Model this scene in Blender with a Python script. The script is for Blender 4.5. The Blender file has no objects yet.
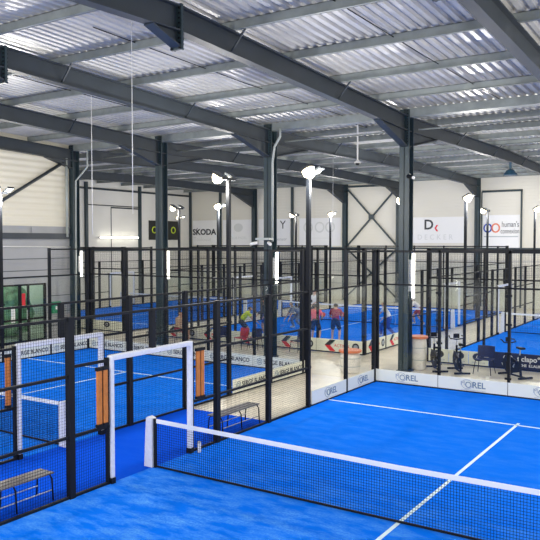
import bpy, bmesh, math, random
from mathutils import Vector, Matrix
random.seed(7)
PI = math.pi
S = bpy.context.scene
C = S.collection

# ---------------------------------------------------------------- camera, world, exposure
cd = bpy.data.cameras.new('camera'); cam = bpy.data.objects.new('camera', cd); C.objects.link(cam)
cam.location = (9.242, -10.059, 4.281)
cam.rotation_euler = (math.radians(90 - 2.245), math.radians(0.0), math.radians(33.189))
cd.sensor_width = 36; cd.lens = 715.135 / 540 * 36; cd.clip_start = .05; cd.clip_end = 400
S.camera = cam
W = bpy.data.worlds.new('world'); S.world = W; W.use_nodes = True
W.node_tree.nodes['Background'].inputs[0].default_value = (1, .98, .93, 1)
W.node_tree.nodes['Background'].inputs[1].default_value = 1.0
S.view_settings.view_transform = 'Standard'; S.view_settings.look = 'None'
S.view_settings.exposure = 0.42; S.view_settings.gamma = 1
try:
    S.cycles.transparent_max_bounces = 64
    S.cycles.max_bounces = 8
except Exception: pass
LAMP_W = 200.0        # power of one court floodlight head
LAMP_COL = (1, .96, .88)

# ---------------------------------------------------------------- materials
def mat(name, col, rough=.5, metal=0, noise=0, nscale=8, emis=0, bump=0, spec=.5):
    m = bpy.data.materials.new(name); m.use_nodes = True
    nt = m.node_tree; b = nt.nodes['Principled BSDF']
    b.inputs['Base Color'].default_value = (*col, 1)
    b.inputs['Roughness'].default_value = rough; b.inputs['Metallic'].default_value = metal
    b.inputs['Specular IOR Level'].default_value = spec
    if emis:
        b.inputs['Emission Color'].default_value = (*col, 1); b.inputs['Emission Strength'].default_value = emis
    if noise or bump:
        tc = nt.nodes.new('ShaderNodeTexCoord'); n = nt.nodes.new('ShaderNodeTexNoise')
        n.inputs['Scale'].default_value = nscale; n.inputs['Detail'].default_value = 4
        nt.links.new(tc.outputs['Object'], n.inputs['Vector'])
        if noise:
            r = nt.nodes.new('ShaderNodeValToRGB')
            r.color_ramp.elements[0].position = .3; r.color_ramp.elements[1].position = .7
            r.color_ramp.elements[0].color = (*[max(0, c * (1 - noise)) for c in col], 1)
            r.color_ramp.elements[1].color = (*[min(1, c * (1 + noise)) for c in col], 1)
            nt.links.new(n.outputs['Fac'], r.inputs['Fac']); nt.links.new(r.outputs['Color'], b.inputs['Base Color'])
        if bump:
            bp = nt.nodes.new('ShaderNodeBump'); bp.inputs['Strength'].default_value = bump; bp.inputs['Distance'].default_value = .02
            nt.links.new(n.outputs['Fac'], bp.inputs['Height']); nt.links.new(bp.outputs['Normal'], b.inputs['Normal'])
    return m

def turf_mat(name, base, sand, amount):
    m = bpy.data.materials.new(name); m.use_nodes = True
    nt = m.node_tree; b = nt.nodes['Principled BSDF']; L = nt.links.new
    b.inputs['Roughness'].default_value = .95; b.inputs['Specular IOR Level'].default_value = .04
    tc = nt.nodes.new('ShaderNodeTexCoord')
    mp = nt.nodes.new('ShaderNodeMapping'); mp.inputs['Scale'].default_value = (.55, 1.3, 1); mp.inputs['Rotation'].default_value = (0, 0, .5)
    L(tc.outputs['Object'], mp.inputs['Vector'])
    n1 = nt.nodes.new('ShaderNodeTexNoise'); n1.inputs['Scale'].default_value = 2.6; n1.inputs['Detail'].default_value = 8; n1.inputs['Roughness'].default_value = .65
    L(mp.outputs['Vector'], n1.inputs['Vector'])
    n2 = nt.nodes.new('ShaderNodeTexNoise'); n2.inputs['Scale'].default_value = 26; n2.inputs['Detail'].default_value = 4
    L(tc.outputs['Object'], n2.inputs['Vector'])
    r = nt.nodes.new('ShaderNodeValToRGB'); r.color_ramp.elements[0].position = .42; r.color_ramp.elements[1].position = .7
    r.color_ramp.elements[0].color = (0, 0, 0, 1); r.color_ramp.elements[1].color = (amount,) * 3 + (1,)
    L(n1.outputs['Fac'], r.inputs['Fac'])
    mu = nt.nodes.new('ShaderNodeMath'); mu.operation = 'MULTIPLY'
    r2 = nt.nodes.new('ShaderNodeMapRange'); r2.inputs[1].default_value = .3; r2.inputs[2].default_value = .7; r2.inputs[3].default_value = .35; r2.inputs[4].default_value = 1
    L(n2.outputs['Fac'], r2.inputs[0]); L(r.outputs['Color'], mu.inputs[0]); L(r2.outputs[0], mu.inputs[1])
    out = mu.outputs[0]
    if name == 'turf_front':      # sand has been kicked out mostly on the near half, this side of the net
        sp = nt.nodes.new('ShaderNodeSeparateXYZ'); L(tc.outputs['Object'], sp.inputs[0])
        rr = nt.nodes.new('ShaderNodeMapRange'); rr.inputs[1].default_value = 1.2; rr.inputs[2].default_value = -.8; rr.inputs[3].default_value = .22; rr.inputs[4].default_value = 1
        L(sp.outputs['Y'], rr.inputs[0]); m3 = nt.nodes.new('ShaderNodeMath'); m3.operation = 'MULTIPLY'; L(out, m3.inputs[0]); L(rr.outputs[0], m3.inputs[1]); out = m3.outputs[0]
    mx = nt.nodes.new('ShaderNodeMixRGB'); mx.inputs[1].default_value = (*base, 1); mx.inputs[2].default_value = (*sand, 1)
    L(out, mx.inputs[0]); L(mx.outputs[0], b.inputs['Base Color'])
    return m

def panel_mat(name, col, pitch, axis='Z', depth=.5, rough=.5):
    """cladding: horizontal (or vertical) grooves from a wave, as bump only"""
    m = mat(name, col, rough); nt = m.node_tree; b = nt.nodes['Principled BSDF']
    tc = nt.nodes.new('ShaderNodeTexCoord'); w = nt.nodes.new('ShaderNodeTexWave')
    w.bands_direction = axis; w.wave_profile = 'SAW' if depth < .4 else 'SIN'
    w.inputs['Scale'].default_value = 1 / pitch / 3.1831 * 1.0
    nt.links.new(tc.outputs['Object'], w.inputs['Vector'])
    bp = nt.nodes.new('ShaderNodeBump'); bp.inputs['Strength'].default_value = depth; bp.inputs['Distance'].default_value = .03
    nt.links.new(w.outputs['Fac'], bp.inputs['Height']); nt.links.new(bp.outputs['Normal'], b.inputs['Normal'])
    return m

def glass_mat(name, tint=(.975, .985, .98), rough=.0):
    m = bpy.data.materials.new(name); m.use_nodes = True; nt = m.node_tree
    for n in list(nt.nodes): nt.nodes.remove(n)
    o = nt.nodes.new('ShaderNodeOutputMaterial'); t = nt.nodes.new('ShaderNodeBsdfTransparent'); t.inputs[0].default_value = (*tint, 1)
    g = nt.nodes.new('ShaderNodeBsdfGlossy'); g.inputs['Roughness'].default_value = rough
    lw = nt.nodes.new('ShaderNodeLayerWeight'); lw.inputs[0].default_value = .5; pw = nt.nodes.new('ShaderNodeMath'); pw.operation = 'POWER'; pw.inputs[1].default_value = 5
    f = nt.nodes.new('ShaderNodeMath'); f.operation = 'MULTIPLY_ADD'; f.inputs[1].default_value = .8; f.inputs[2].default_value = .022; nt.links.new(lw.outputs['Facing'], pw.inputs[0]); nt.links.new(pw.outputs[0], f.inputs[0])
    mx = nt.nodes.new('ShaderNodeMixShader')
    nt.links.new(f.outputs[0], mx.inputs[0]); nt.links.new(t.outputs[0], mx.inputs[1]); nt.links.new(g.outputs[0], mx.inputs[2]); nt.links.new(mx.outputs[0], o.inputs[0])
    return m

M = dict(
    concrete=mat('concrete', (.76, .69, .56), .35, noise=.12, nscale=1.2),
    turfA=turf_mat('turf_front', (.0, .165, .88), (.18, .52, .95), .68),
    turf=turf_mat('turf_blue', (.0, .165, .82), (.1, .35, .95), .35),
    turfC=turf_mat('turf_corridor', (.0, .085, .74), (.02, .14, .8), .3),
    line=mat('line_white', (.72, .9, .97), .9, spec=.1),
    black=mat('black_steel', (.006, .008, .012), .55, spec=.25),
    wire=mat('black_wire', (.005, .007, .012), .8, spec=.1),
    steel=mat('painted_steel', (.024, .045, .058), .45, noise=.1, nscale=2),
    beam=mat('beam_paint', (.028, .038, .05), .5, noise=.12, nscale=1.5),
    galv=mat('galvanised', (.24, .27, .27), .5, metal=.2, noise=.15, nscale=3),
    sheet=mat('roof_sheet', (.52, .52, .52), .34, metal=.3, noise=.12, nscale=.9),
    cream=panel_mat('cream_cladding', (.74, .72, .64), .22, 'Z', .35),
    white=mat('cladding_white', (.78, .77, .72), .55, noise=.02, nscale=1),
    ribbed=panel_mat('ribbed_cladding', (.78, .74, .62), .26, 'Z', 1.0),
    grey=mat('grey_wall', (.36, .37, .39), .5, noise=.05, nscale=1),
    pad=mat('white_pad', (.82, .84, .9), .7, noise=.06, nscale=14, bump=.5),
    tape=mat('net_tape', (.85, .87, .9), .7),
    board=mat('board_white', (.87, .88, .74), .5),
    boardB=mat('board_navy', (.008, .012, .05), .5),
    ink=mat('ink_dark', (.03, .035, .05), .6), inkG=mat('ink_grey', (.42, .46, .5), .6),
    inkT=mat('ink_teal', (.16, .25, .32), .6), red=mat('ink_red', (.75, .03, .05), .6), inkL=mat('ink_pale', (.68, .7, .7), .6),
    blue=mat('ink_blue', (.02, .06, .4), .6), orangeI=mat('ink_orange', (.8, .22, .12), .6), cyanI=mat('ink_cyan', (.1, .55, .65), .6),
    lime=mat('ink_lime', (.55, .7, .05), .6), sign=mat('sign_black', (.02, .022, .02), .4), signW=mat('banner_white', (.86, .87, .88), .6),
    orange=mat('orange_pad', (.62, .2, .035), .6, noise=.15, nscale=10), orangeT=mat('orange_top', (.75, .22, .1), .5),
    barrel=mat('barrel_white', (.78, .74, .68), .5, noise=.1, nscale=9),
    glass=glass_mat('court_glass'), glassW=glass_mat('window_glass', (.75, .88, .85)),
    lamp=mat('lamp_glow', (1, .88, .6), .5, emis=3), tube=mat('tube_glow', (1, .97, .85), .5, emis=7),
    housing=mat('lamp_housing', (.03, .035, .04), .4), alu=mat('aluminium', (.45, .47, .48), .35, metal=.6),
    pipe=mat('pipe_pale', (.38, .42, .42), .4), skin=mat('skin', (.62, .36, .25), .6), hairD=mat('hair_dark', (.03, .02, .015), .7),
    navy=mat('chair_navy', (.01, .014, .07), .5), redc=mat('chair_red', (.45, .03, .04), .5), wood=mat('seat_slat', (.2, .19, .19), .5),
    green=mat('green_box', (.02, .25, .12), .5), outdoors=mat('hedge_green', (.3, .45, .3), .9, noise=.5, nscale=4),
    rubber=mat('rubber', (.01, .01, .012), .6), blueL=mat('blue_lamp', (.02, .07, .12), .4), whiteP=mat('white_plastic', (.8, .8, .8), .4),
)
def cloth(name, col): 
    if name not in M: M[name] = mat(name, col, .8, noise=.1, nscale=12)
    return M[name]

# ---------------------------------------------------------------- helpers
ORG = {}
def org(p):
    return ORG.get(p.name, Vector((0, 0, 0))) if p else Vector((0, 0, 0))
class MB:
    def __init__(s): s.v = []; s.f = []; s.mi = []; s.m = 0
    def add(s, vs, fs):
        o = len(s.v); s.v += [tuple(v) for v in vs]; s.f += [tuple(i + o for i in f) for f in fs]; s.mi += [s.m] * len(fs); return s
    def box(s, a, b):
        x0, y0, z0 = a; x1, y1, z1 = b
        return s.add([(x0,y0,z0),(x1,y0,z0),(x1,y1,z0),(x0,y1,z0),(x0,y0,z1),(x1,y0,z1),(x1,y1,z1),(x0,y1,z1)],
                     [(3,2,1,0),(4,5,6,7),(0,1,5,4),(1,2,6,5),(2,3,7,6),(3,0,4,7)])
    def cbox(s, c, d): return s.box([c[i] - d[i] / 2 for i in range(3)], [c[i] + d[i] / 2 for i in range(3)])
    def bar(s, p, q, w, h=None, up=(0, 0, 1)):
        h = h or w; p = Vector(p); q = Vector(q); d = (q - p).normalized(); u = Vector(up)
        if abs(d.dot(u)) > .98: u = Vector((0, 1, 0))
        r = d.cross(u).normalized() * w / 2; t = d.cross(r).normalized() * h / 2
        vs = [e + a * r + b * t for e in (p, q) for a, b in ((-1,-1),(1,-1),(1,1),(-1,1))]
        return s.add(vs, [(3,2,1,0),(4,5,6,7),(0,1,5,4),(1,2,6,5),(2,3,7,6),(3,0,4,7)])
    def tube(s, pts, r, n=8, cap=True):
        pts = [Vector(p) for p in pts]; k = len(pts); rs = r if isinstance(r, (list, tuple)) else [r] * k
        vs = []; ref = None
        for i, p in enumerate(pts):
            d = (pts[min(i + 1, k - 1)] - pts[max(i - 1, 0)]).normalized()
            u = Vector((0, 0, 1)) if abs(d.z) < .95 else Vector((1, 0, 0))
            a = d.cross(u).normalized()
            if ref is not None and (ref - d*ref.dot(d)).length > .05: a = (ref - d*ref.dot(d)).normalized()
            ref = a; b = d.cross(a)
            vs += [p + (a * math.cos(2*PI*j/n) + b * math.sin(2*PI*j/n)) * rs[i] for j in range(n)]
        fs = [(i*n+j, i*n+(j+1)%n, (i+1)*n+(j+1)%n, (i+1)*n+j) for i in range(k-1) for j in range(n)]
        if cap: fs += [tuple(range(n))[::-1], tuple(range((k-1)*n, k*n))]
        return s.add(vs, fs)
    def lathe(s, prof, c=(0, 0, 0), n=24):
        vs = [(c[0] + r * math.cos(2*PI*j/n), c[1] + r * math.sin(2*PI*j/n), c[2] + z) for r, z in prof for j in range(n)]
        k = len(prof)
        fs = [(i*n+j, i*n+(j+1)%n, (i+1)*n+(j+1)%n, (i+1)*n+j) for i in range(k-1) for j in range(n)]
        fs += [tuple(range(n))[::-1], tuple(range((k-1)*n, k*n))]
        return s.add(vs, fs)
    def prism(s, poly, d0, d1, f):
        """poly of (a,b); f(a,b,d)->xyz"""
        n = len(poly); vs = [f(a, b, d0) for a, b in poly] + [f(a, b, d1) for a, b in poly]
        return s.add(vs, [tuple(range(n))[::-1], tuple(range(n, 2*n))] + [(i, (i+1)%n, (i+1)%n+n, i+n) for i in range(n)])
    def grid(s, fu, u0, u1, z0, z1, step, w):
        """welded wire mesh: fu(u,z)->xyz on the panel plane"""
        n = max(1, round((u1-u0)/step)); k = max(1, round((z1-z0)/step))
        for i in range(n+1):
            u = u0 + (u1-u0)*i/n; s.bar(fu(u, z0), fu(u, z1), w)
        for i in range(k+1):
            z = z0 + (z1-z0)*i/k; s.bar(fu(u0, z), fu(u1, z), w)
        return s
    def build(s, name, m, parent=None, smooth=False, mats=None, bevel=0):
        me = bpy.data.meshes.new(name); o0 = org(parent)
        me.from_pydata([(v[0]-o0.x, v[1]-o0.y, v[2]-o0.z) for v in s.v], [], s.f)
        for mm in (mats or [m]): me.materials.append(mm)
        if mats:
            for i, p in enumerate(me.polygons): p.material_index = s.mi[i]
        bm = bmesh.new(); bm.from_mesh(me); bmesh.ops.recalc_face_normals(bm, faces=bm.faces); bm.to_mesh(me); bm.free()
        if smooth:
            for p in me.polygons: p.use_smooth = True
        o = bpy.data.objects.new(name, me); C.objects.link(o)
        if parent: o.parent = parent
        ORG[o.name] = o0.copy()
        if bevel:
            bv = o.modifiers.new('bevel', 'BEVEL'); bv.width = bevel; bv.segments = 2; bv.limit_method = 'ANGLE'
        return o
def tag(o, label=None, cat=None, group=None, kind=None):
    if label: o['label'] = label
    if cat: o['category'] = cat
    if group: o['group'] = group
    if kind: o['kind'] = kind
    return o
def thing(name, label, cat, loc=(0, 0, 0), rz=0, group=None):
    o = bpy.data.objects.new(name, None); C.objects.link(o); o.location = loc; o.rotation_euler = (0, 0, rz)
    o.empty_display_size = .1
    ORG[o.name] = Vector(loc) if rz == 0 else Vector((0, 0, 0))
    return tag(o, label, cat, group)
def local(o): ORG[o.name] = Vector((0, 0, 0)); return o      # parts built in local coordinates
def struct(name, mb, m, **k): return tag(mb.build(name, m, **k), kind='structure')
def copy_tree(o, parent=None):
    c = o.copy(); C.objects.link(c)
    if parent: c.parent = parent
    for ch in list(o.children): copy_tree(ch, c)
    return c
def text(s, size, m, parent, face, pos, name='lettering', bold=0, align='CENTER', sx=1):
    """face '-Y' reads along +X, '+X' reads along +Y; pos = world centre baseline"""
    cu = bpy.data.curves.new('t', 'FONT'); cu.body = s; cu.size = size; cu.align_x = align; cu.align_y = 'CENTER'; cu.extrude = .002; cu.offset = bold; cu.resolution_u = 3
    to = bpy.data.objects.new('t', cu); C.objects.link(to); bpy.context.view_layer.update()
    me = bpy.data.meshes.new_from_object(to.evaluated_get(bpy.context.evaluated_depsgraph_get()))
    bpy.data.objects.remove(to)
    rot = Matrix.Rotation(PI/2, 4, 'Z') if face == '+X' else Matrix.Identity(4)
    me.transform(Matrix.Translation(Vector(pos) - org(parent)) @ rot @ Matrix.Rotation(PI/2, 4, 'X') @ Matrix.Scale(sx, 4, (1, 0, 0)))
    me.materials.clear(); me.materials.append(m)
    o = bpy.data.objects.new(name, me); C.objects.link(o)
    if parent: o.parent = parent
    return o
def fmap(face, plane):
    """(a, z, out) on a vertical face -> xyz"""
    return (lambda a, z, d=0: (a, plane - d, z)) if face == '-Y' else (lambda a, z, d=0: (plane + d, a, z))

# ---------------------------------------------------------------- setting: floor, walls, roof
struct('floor', MB().box((-34, -14, -.2), (18, 41, -.012)), M['concrete'])
YF = 37.6; XL = -30.1; XN = -16.0
def zroof(y):          # underside of the sheeting
    pts = [(-12, 8.6), (.7, 9.07), (12.2, 8.62), (24.9, 8.8), (38.2, 8.66)]
    for (a, za), (b, zb) in zip(pts, pts[1:]):
        if a <= y <= b: return za + (zb-za)*(y-a)/(b-a)
    return 8.6
# roof sheeting: trapezoidal ribs that run along Y
def sheet(x0, x1, ys):
    mb = MB(); per = .25; n = int((x1-x0)/per); prof = []
    for i in range(n):
        x = x0 + i*per; prof += [(x, 0), (x+.11, 0), (x+.14, .065), (x+.22, .065)]
    vs = [(px, y, zroof(y)+.0+pz) for y in ys for px, pz in prof]; k = len(prof)
    return mb.add(vs, [(j*k+i, j*k+i+1, (j+1)*k+i+1, (j+1)*k+i) for j in range(len(ys)-1) for i in range(k-1)])
struct('ceiling', sheet(XN-.3, 13.5, [-12, .7, 12.2]), M['sheet'])
struct('ceiling', sheet(XL-.3, 13.5, [12.2, 24.9, YF+.3]), M['sheet'])

struct('wall_back', MB().box((XL-.2, YF, -.1), (13.5, YF+.2, 8.72)), M['cream'])
struct('wall_left', MB().box((XL-.2, 12.0, -.1), (XL, YF, 8.9)), M['white'])
struct('wall_step', MB().box((XL, 12.25, -.1), (XN-.2, 12.45, 8.66)), M['white'])
# near left wall: ribbed upper part, grey lower part with a door opening
wl = MB().prism([(-9, 4.9), (12.1, 4.9), (12.1, 8.62), (.7, 9.07), (-9, 8.7)], 0, .2, lambda a, b, d: (XN-d, a, b))
struct('wall_near_left', wl, M['ribbed'])
lw = MB().box((XN-.2, -9, -.1), (XN, 8.0, 4.9)).box((XN-.2, 8.0, 2.5), (XN, 10.7, 4.9)).box((XN-.2, 10.7, -.1), (XN, 12.3, 4.9))
struct('wall_near_left', lw, M['grey'])
for z in (3.55, 3.05, 2.75, 1.9, 1.2, .6):
    m_ = MB()
    if z > 2.6: m_.box((XN, 4, z), (XN+.012, 12, z+.025))
    else: m_.box((XN, 10.72, z), (XN+.012, 12, z+.025))
    struct('trim_%d' % int(z*100), m_, M['steel'])
struct('trim_1', MB().box((XN, -4, 4.42), (XN+.16, 12.0, 4.66)), M['beam'])
struct('trim_2', MB().box((XN, 9.9, 4.66), (XN+.1, 10.02, 4.95)).box((XN, -4, 4.9), (XN+.05, 12, 4.96)), M['grey'])
# glazed door in the near left wall, hedge seen through it
dr = struct('door_1', MB().box((XN-.12, 8.0, 0), (XN-.04, 8.08, 2.5)).box((XN-.12, 10.6, 0), (XN-.04, 10.7, 2.5)).box((XN-.12, 8.0, 2.42), (XN-.04, 10.7, 2.5))
            .box((XN-.12, 9.3, 0), (XN-.04, 9.42, 2.42)).box((XN-.12, 9.75, 0), (XN-.04, 9.83, 2.42)).box((XN-.12, 8.0, 0), (XN-.04, 10.7, .1)).box((XN-.12, 8.0, .95), (XN-.04, 10.7, 1.03)), M['black'])
MB().box((XN-.09, 8.08, .1), (XN-.07, 10.6, 2.42)).build('pane', M['glassW'], dr)
MB().box((XN-.07, 8.9, .9), (XN-.05, 9.1, 1.5)).build('door_notice', M['signW'], dr)
MB().box((XN-.07, 9.45, 1.5), (XN-.05, 9.62, 2.1)).build('door_notice', M['red'], dr)
MB().box((XN-.03, 9.66, 1.0), (XN-.0, 9.7, 1.4)).build('door_handle', M['alu'], dr)
tag(MB().lathe([(.1, 0), (.9, .3), (1.2, 1.1), (.8, 2.2), (.15, 2.7)], (XN-2.6, 10.6, -.1)).lathe([(.1, 0), (.8, .3), (1.1, 1.0), (.7, 1.9), (.1, 2.3)], (XN-2.4, 8.6, -.1)).build('hedge', M['outdoors'], smooth=True),
    'green hedge outside the glazed door on the left', 'hedge')

# ---------------------------------------------------------------- steel frame
def H_column(name, x, y, z1, w, d, m, label, group=None):
    t = thing(name, label, 'column', (x, y, 0), 0, group)
    MB().box((x-w/2, y-d/2, 0), (x+w/2, y-d/2+.025, z1)).box((x-w/2, y+d/2-.025, 0), (x+w/2, y+d/2, z1)).box((x-.012, y-d/2, 0), (x+.012, y+d/2, z1)).build('shaft', m, t)
    MB().box((x-w/2-.05, y-d/2-.05, -.012), (x+w/2+.05, y+d/2+.05, .03)).build('base_plate', m, t)
    return t
lb = {0.05: 'thick dark steel column behind the glass back wall of the front court',
      -5.3: 'thick dark steel column with a pale downpipe behind the left court',
      -10.65: 'dark steel column standing behind the back boards of the left court',
      -15.9: 'dark steel column at the end of the ribbed left wall'}
COLS = []
for x, l in lb.items():
    t = H_column('steel_column', x, 12.2, 8.6, .34, .38, M['steel'], l); COLS.append(t)
    bl = MB()
    for k in range(12):
        for s in (-1, 1): bl.cbox((x+s*.12, 12.2-.2, 7.55+k*.09), (.035, .03, .035))
    bl.build('bolts', M['black'], t)
for x, l in ((-5.3, 'slim column against the back wall between the letter sign and the infinity sign'), (-10.9, 'back wall column half hidden behind the thick front column'),
             (-15.15, 'back wall column left of the crossed braces'), (-23.3, 'back wall column right of the faded white banner'), (.05, 'back wall column past the right edge')):
    H_column('steel_column', x, YF-.22, 8.6, .3, .36, M['steel'], l)
for x, l in ((-19.8, 'thin post on the back wall above the middle courts'), (-26.8, 'thin post on the back wall right of the car dealer sign'), (-30.0, 'corner post where the left wall meets the back wall')):
    t = thing('wall_post', l, 'post', (x, YF-.1, 0)); MB().cbox((x, YF-.1, 4.3), (.16, .18, 8.6)).build('shaft', M['steel'], t); MB().cbox((x, YF-.1, .02), (.26, .19, .04)).build('base_plate', M['steel'], t)
for y, l in ((25.8, 'thin dark post at the near end of the white left wall'), (31.3, 'thin dark post in the middle of the white left wall')):
    t = thing('wall_post', l, 'post', (XL+.12, y, 0)); MB().cbox((XL+.12, y, 4.3), (.2, .2, 8.6)).build('shaft', M['steel'], t); MB().cbox((XL+.12, y, .02), (.22, .3, .04)).build('base_plate', M['steel'], t)

def rafter(x, y0, y1, label, haunch=(), gap=.0, m=None):
    """I-beam under the purlins; depth .58, tapered haunches at the columns"""
    m = m or M['beam']; t = thing('roof_beam', label, 'roof beam', (x, (y0+y1)/2, 8.2))
    ys = sorted({y0, y1} | {y for y in (.7, 12.2, 24.9) if y0 < y < y1}); zt = lambda y: zroof(y) - .22; D = .5
    a = MB()
    for p, q in zip(ys, ys[1:]):
        for (dz0, dz1, w) in ((0, -.03, .24), (-D+.03, -D, .24), (-.03, -D+.03, .02)):
            vs = [(x+sx*w/2, y, zt(y)+dz) for y in (p, q) for sx, dz in ((-1, dz0), (1, dz0), (1, dz1), (-1, dz1))]
            a.add(vs, [(0,1,2,3),(7,6,5,4),(0,4,5,1),(1,5,6,2),(2,6,7,3),(3,7,4,0)])
    a.build('beam', m, t)
    for yc, s, ln, dp in haunch:
        h = MB(); za = zt(yc)-D; zb = zt(yc+s*ln)-D
        h.prism([(yc, za), (yc, za-dp), (yc+s*ln, zb)], x-.015, x+.015, lambda a, b, d: (d, a, b))
        h.bar((x, yc, za-dp), (x, yc+s*ln, zb-.01), .24, .03)
        h.build('haunch', m, t)
    return t
RL = {5.35: 'roof beam crossing the top right corner', .05: 'large roof beam running from top left to the thick front column', -5.3: 'roof beam meeting the column with the downpipe',
      -10.65: 'roof beam over the far side of the left court'}
for x, l in RL.items():
    hc = [(12.2, -1, 2.3, .55), (12.2, 1, 2.6, .5), (.7, -1, .8, .3)] if x < 5 else [(12.2, -1, 2.3, .5), (12.2, 1, 2.3, .5)]
    r = rafter(x, -11, YF-.05, l, hc + [(YF-.4, -1, 2.4, .7)])
    p = MB(); p.box((x-.14, .67, 8.0), (x+.14, .73, 8.87)); p.build('splice_plate', M['steel'], r)
    b = MB()
    for k in range(9):
        for s in (-1, 1): b.cbox((x+s*.1, .65, 8.02+k*.095), (.035, .03, .035)).cbox((x+s*.1, .75, 8.02+k*.095), (.035, .03, .035))
    b.build('bolts', M['black'], r)
rafter(-15.85, -9, 12.3, 'roof beam following the top edge of the ribbed left wall', [(12.1, -1, 1.5, .35)])
rafter(-15.15, 12.4, YF-.05, 'far roof beam ending at the braced part of the back wall', [(YF-.4, -1, 2.4, .8)])
rafter(-23.3, 12.5, YF-.05, 'leftmost far roof beam over the farthest court', [(YF-.4, -1, 2.6, .9)])
# purlins: galvanised Z sections under the sheet, one every 2.45 m
k = 0; y = 12.25 - 2.45*8
while y < YF - .3:
    x0 = XN if y < 12.1 else XL; zt = zroof(y); pu = MB()
    valley = abs(y-12.25) < .1
    if valley:
        pu.box((x0, y-.2, zt-.24), (13.4, y-.18, zt-.0)).box((x0, y+.18, zt-.24), (13.4, y+.2, zt-.0)).box((x0, y-.2, zt-.26), (13.4, y+.2, zt-.24))
        tag(pu.build('roof_gutter', M['galv']), 'galvanised valley gutter passing over the row of thick columns', 'gutter')
    else:
        pu.box((x0, y-.01, zt-.22), (13.4, y+.01, zt-.004)).box((x0, y-.01, zt-.015), (13.4, y+.07, zt-.004)).box((x0, y-.07, zt-.22), (13.4, y+.01, zt-.207))
        near = y < 12
        tag(pu.build('roof_purlin', M['galv']), ('galvanised purlin under the roof sheets in front of the valley gutter' if near else 'galvanised purlin under the roof sheets beyond the valley gutter'),
            'roof purlin', 'purlins before the gutter' if near else 'purlins beyond the gutter')
    y += 2.45; k += 1
# fly braces and tie rods
def rod(name, label, cat, pts, r, m, group=None): return tag(MB().tube(pts, r, 6).build(name, m, smooth=True), label, cat, group)
for x, ya, yb, l in ((2.5, 1.2, 12.0, 'thin dark sag rod under the roof sheets right of the large roof beam'), (-2.8, 1.2, 12.0, 'thin dark sag rod in the roof bay left of the large roof beam'),
                     (-7.9, 2.5, 12.0, 'thin dark sag rod in the roof bay above the left court'), (-2.7, 12.6, 24.0, 'thin sag rod under the far roof left of the thick front column')):
    rod('sag_rod', l, 'rod', [(x, ya, zroof(ya)-.02), (x+.35, (ya+yb)/2, zroof((ya+yb)/2)-.1), (x+.6, yb, zroof(yb)-.02)], .012, M['black'])
for x in (.05, -5.3, -10.65):
    par = [o for o in C.objects if o.name.startswith('roof_beam') and abs(o.location.x-x) < .02 and o.parent is None][0]
    for i in (3, 5, 7, 9, 11, 13, 15):
        y = 12.25-2.45*7 + i*2.45
        if abs(y-12.25) < .3 or y > 35: continue
        for sx in (-1, 1): MB().bar((x, y, zroof(y)-.68), (x+sx*.4, y, zroof(y)-.2), .035, .035).build('fly_brace', M['beam'], par)
rod('wall_brace', 'diagonal brace across the ribbed left wall', 'brace', [(XN+.12, 11.6, 7.8), (XN+.12, 6.3, 4.75)], .07, M['beam'])
xa, xb = -15.0, -11.05
br = thing('cross_brace', 'crossed steel braces on the back wall left of the thick front column', 'brace', (-13, YF-.15, 3.9))
MB().bar((xa, YF-.2, 8.2), (xb, YF-.2, 4.0), .1, .1).build('brace', M['steel'], br); MB().bar((xa, YF-.12, 4.0), (xb, YF-.12, 8.2), .1, .1).build('brace', M['steel'], br)
MB().bar((xa, YF-.2, 3.8), (xb, YF-.2, .3), .1, .1).build('brace', M['steel'], br); MB().bar((xa, YF-.12, .3), (xb, YF-.12, 3.8), .1, .1).build('brace', M['steel'], br)
MB().cbox(((xa+xb)/2, YF-.24, 6.1), (.4, .03, .35)).build('gusset', M['steel'], br)
struct('trim_3', MB().box((xa-.1, YF-.2, 8.28), (xb, YF-.02, 8.4)), M['steel'])
struct('trim_4', MB().box((XL, YF-.08, 3.78), (13, YF-.01, 3.9)), M['steel'])
struct('trim_5', MB().box((XL, YF-.04, 3.0), (13, YF-.01, 3.03)).box((XL, YF-.04, 2.1), (13, YF-.01, 2.13)).box((XL, YF-.04, 1.2), (13, YF-.01, 1.23)), M['grey'])
struct('trim_6', MB().box((XL+.01, 16, 3.6), (XL+.1, 37.5, 3.75)), M['steel'])
struct('door_2', MB().box((-5.05, YF-.1, 7.55), (-2.45, YF-.01, 7.68)).box((-2.55, YF-.1, 0), (-2.45, YF-.01, 7.6)).box((-5.1, YF-.08, 0), (-5.04, YF-.01, 7.6)), M['steel'])
struct('door_3', MB().box((XL+.01, 26, 6.95), (XL+.08, 31.2, 7.02)).box((XL+.01, 28.3, 6.8), (XL+.1, 31.2, 6.9)).box((XL+.01, 28.3, 0), (XL+.03, 28.36, 6.8)), M['beam'])
struct('trim_7', MB().box((XL, 14, 8.1), (XL+.12, YF, 8.24)), M['beam'])

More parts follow.
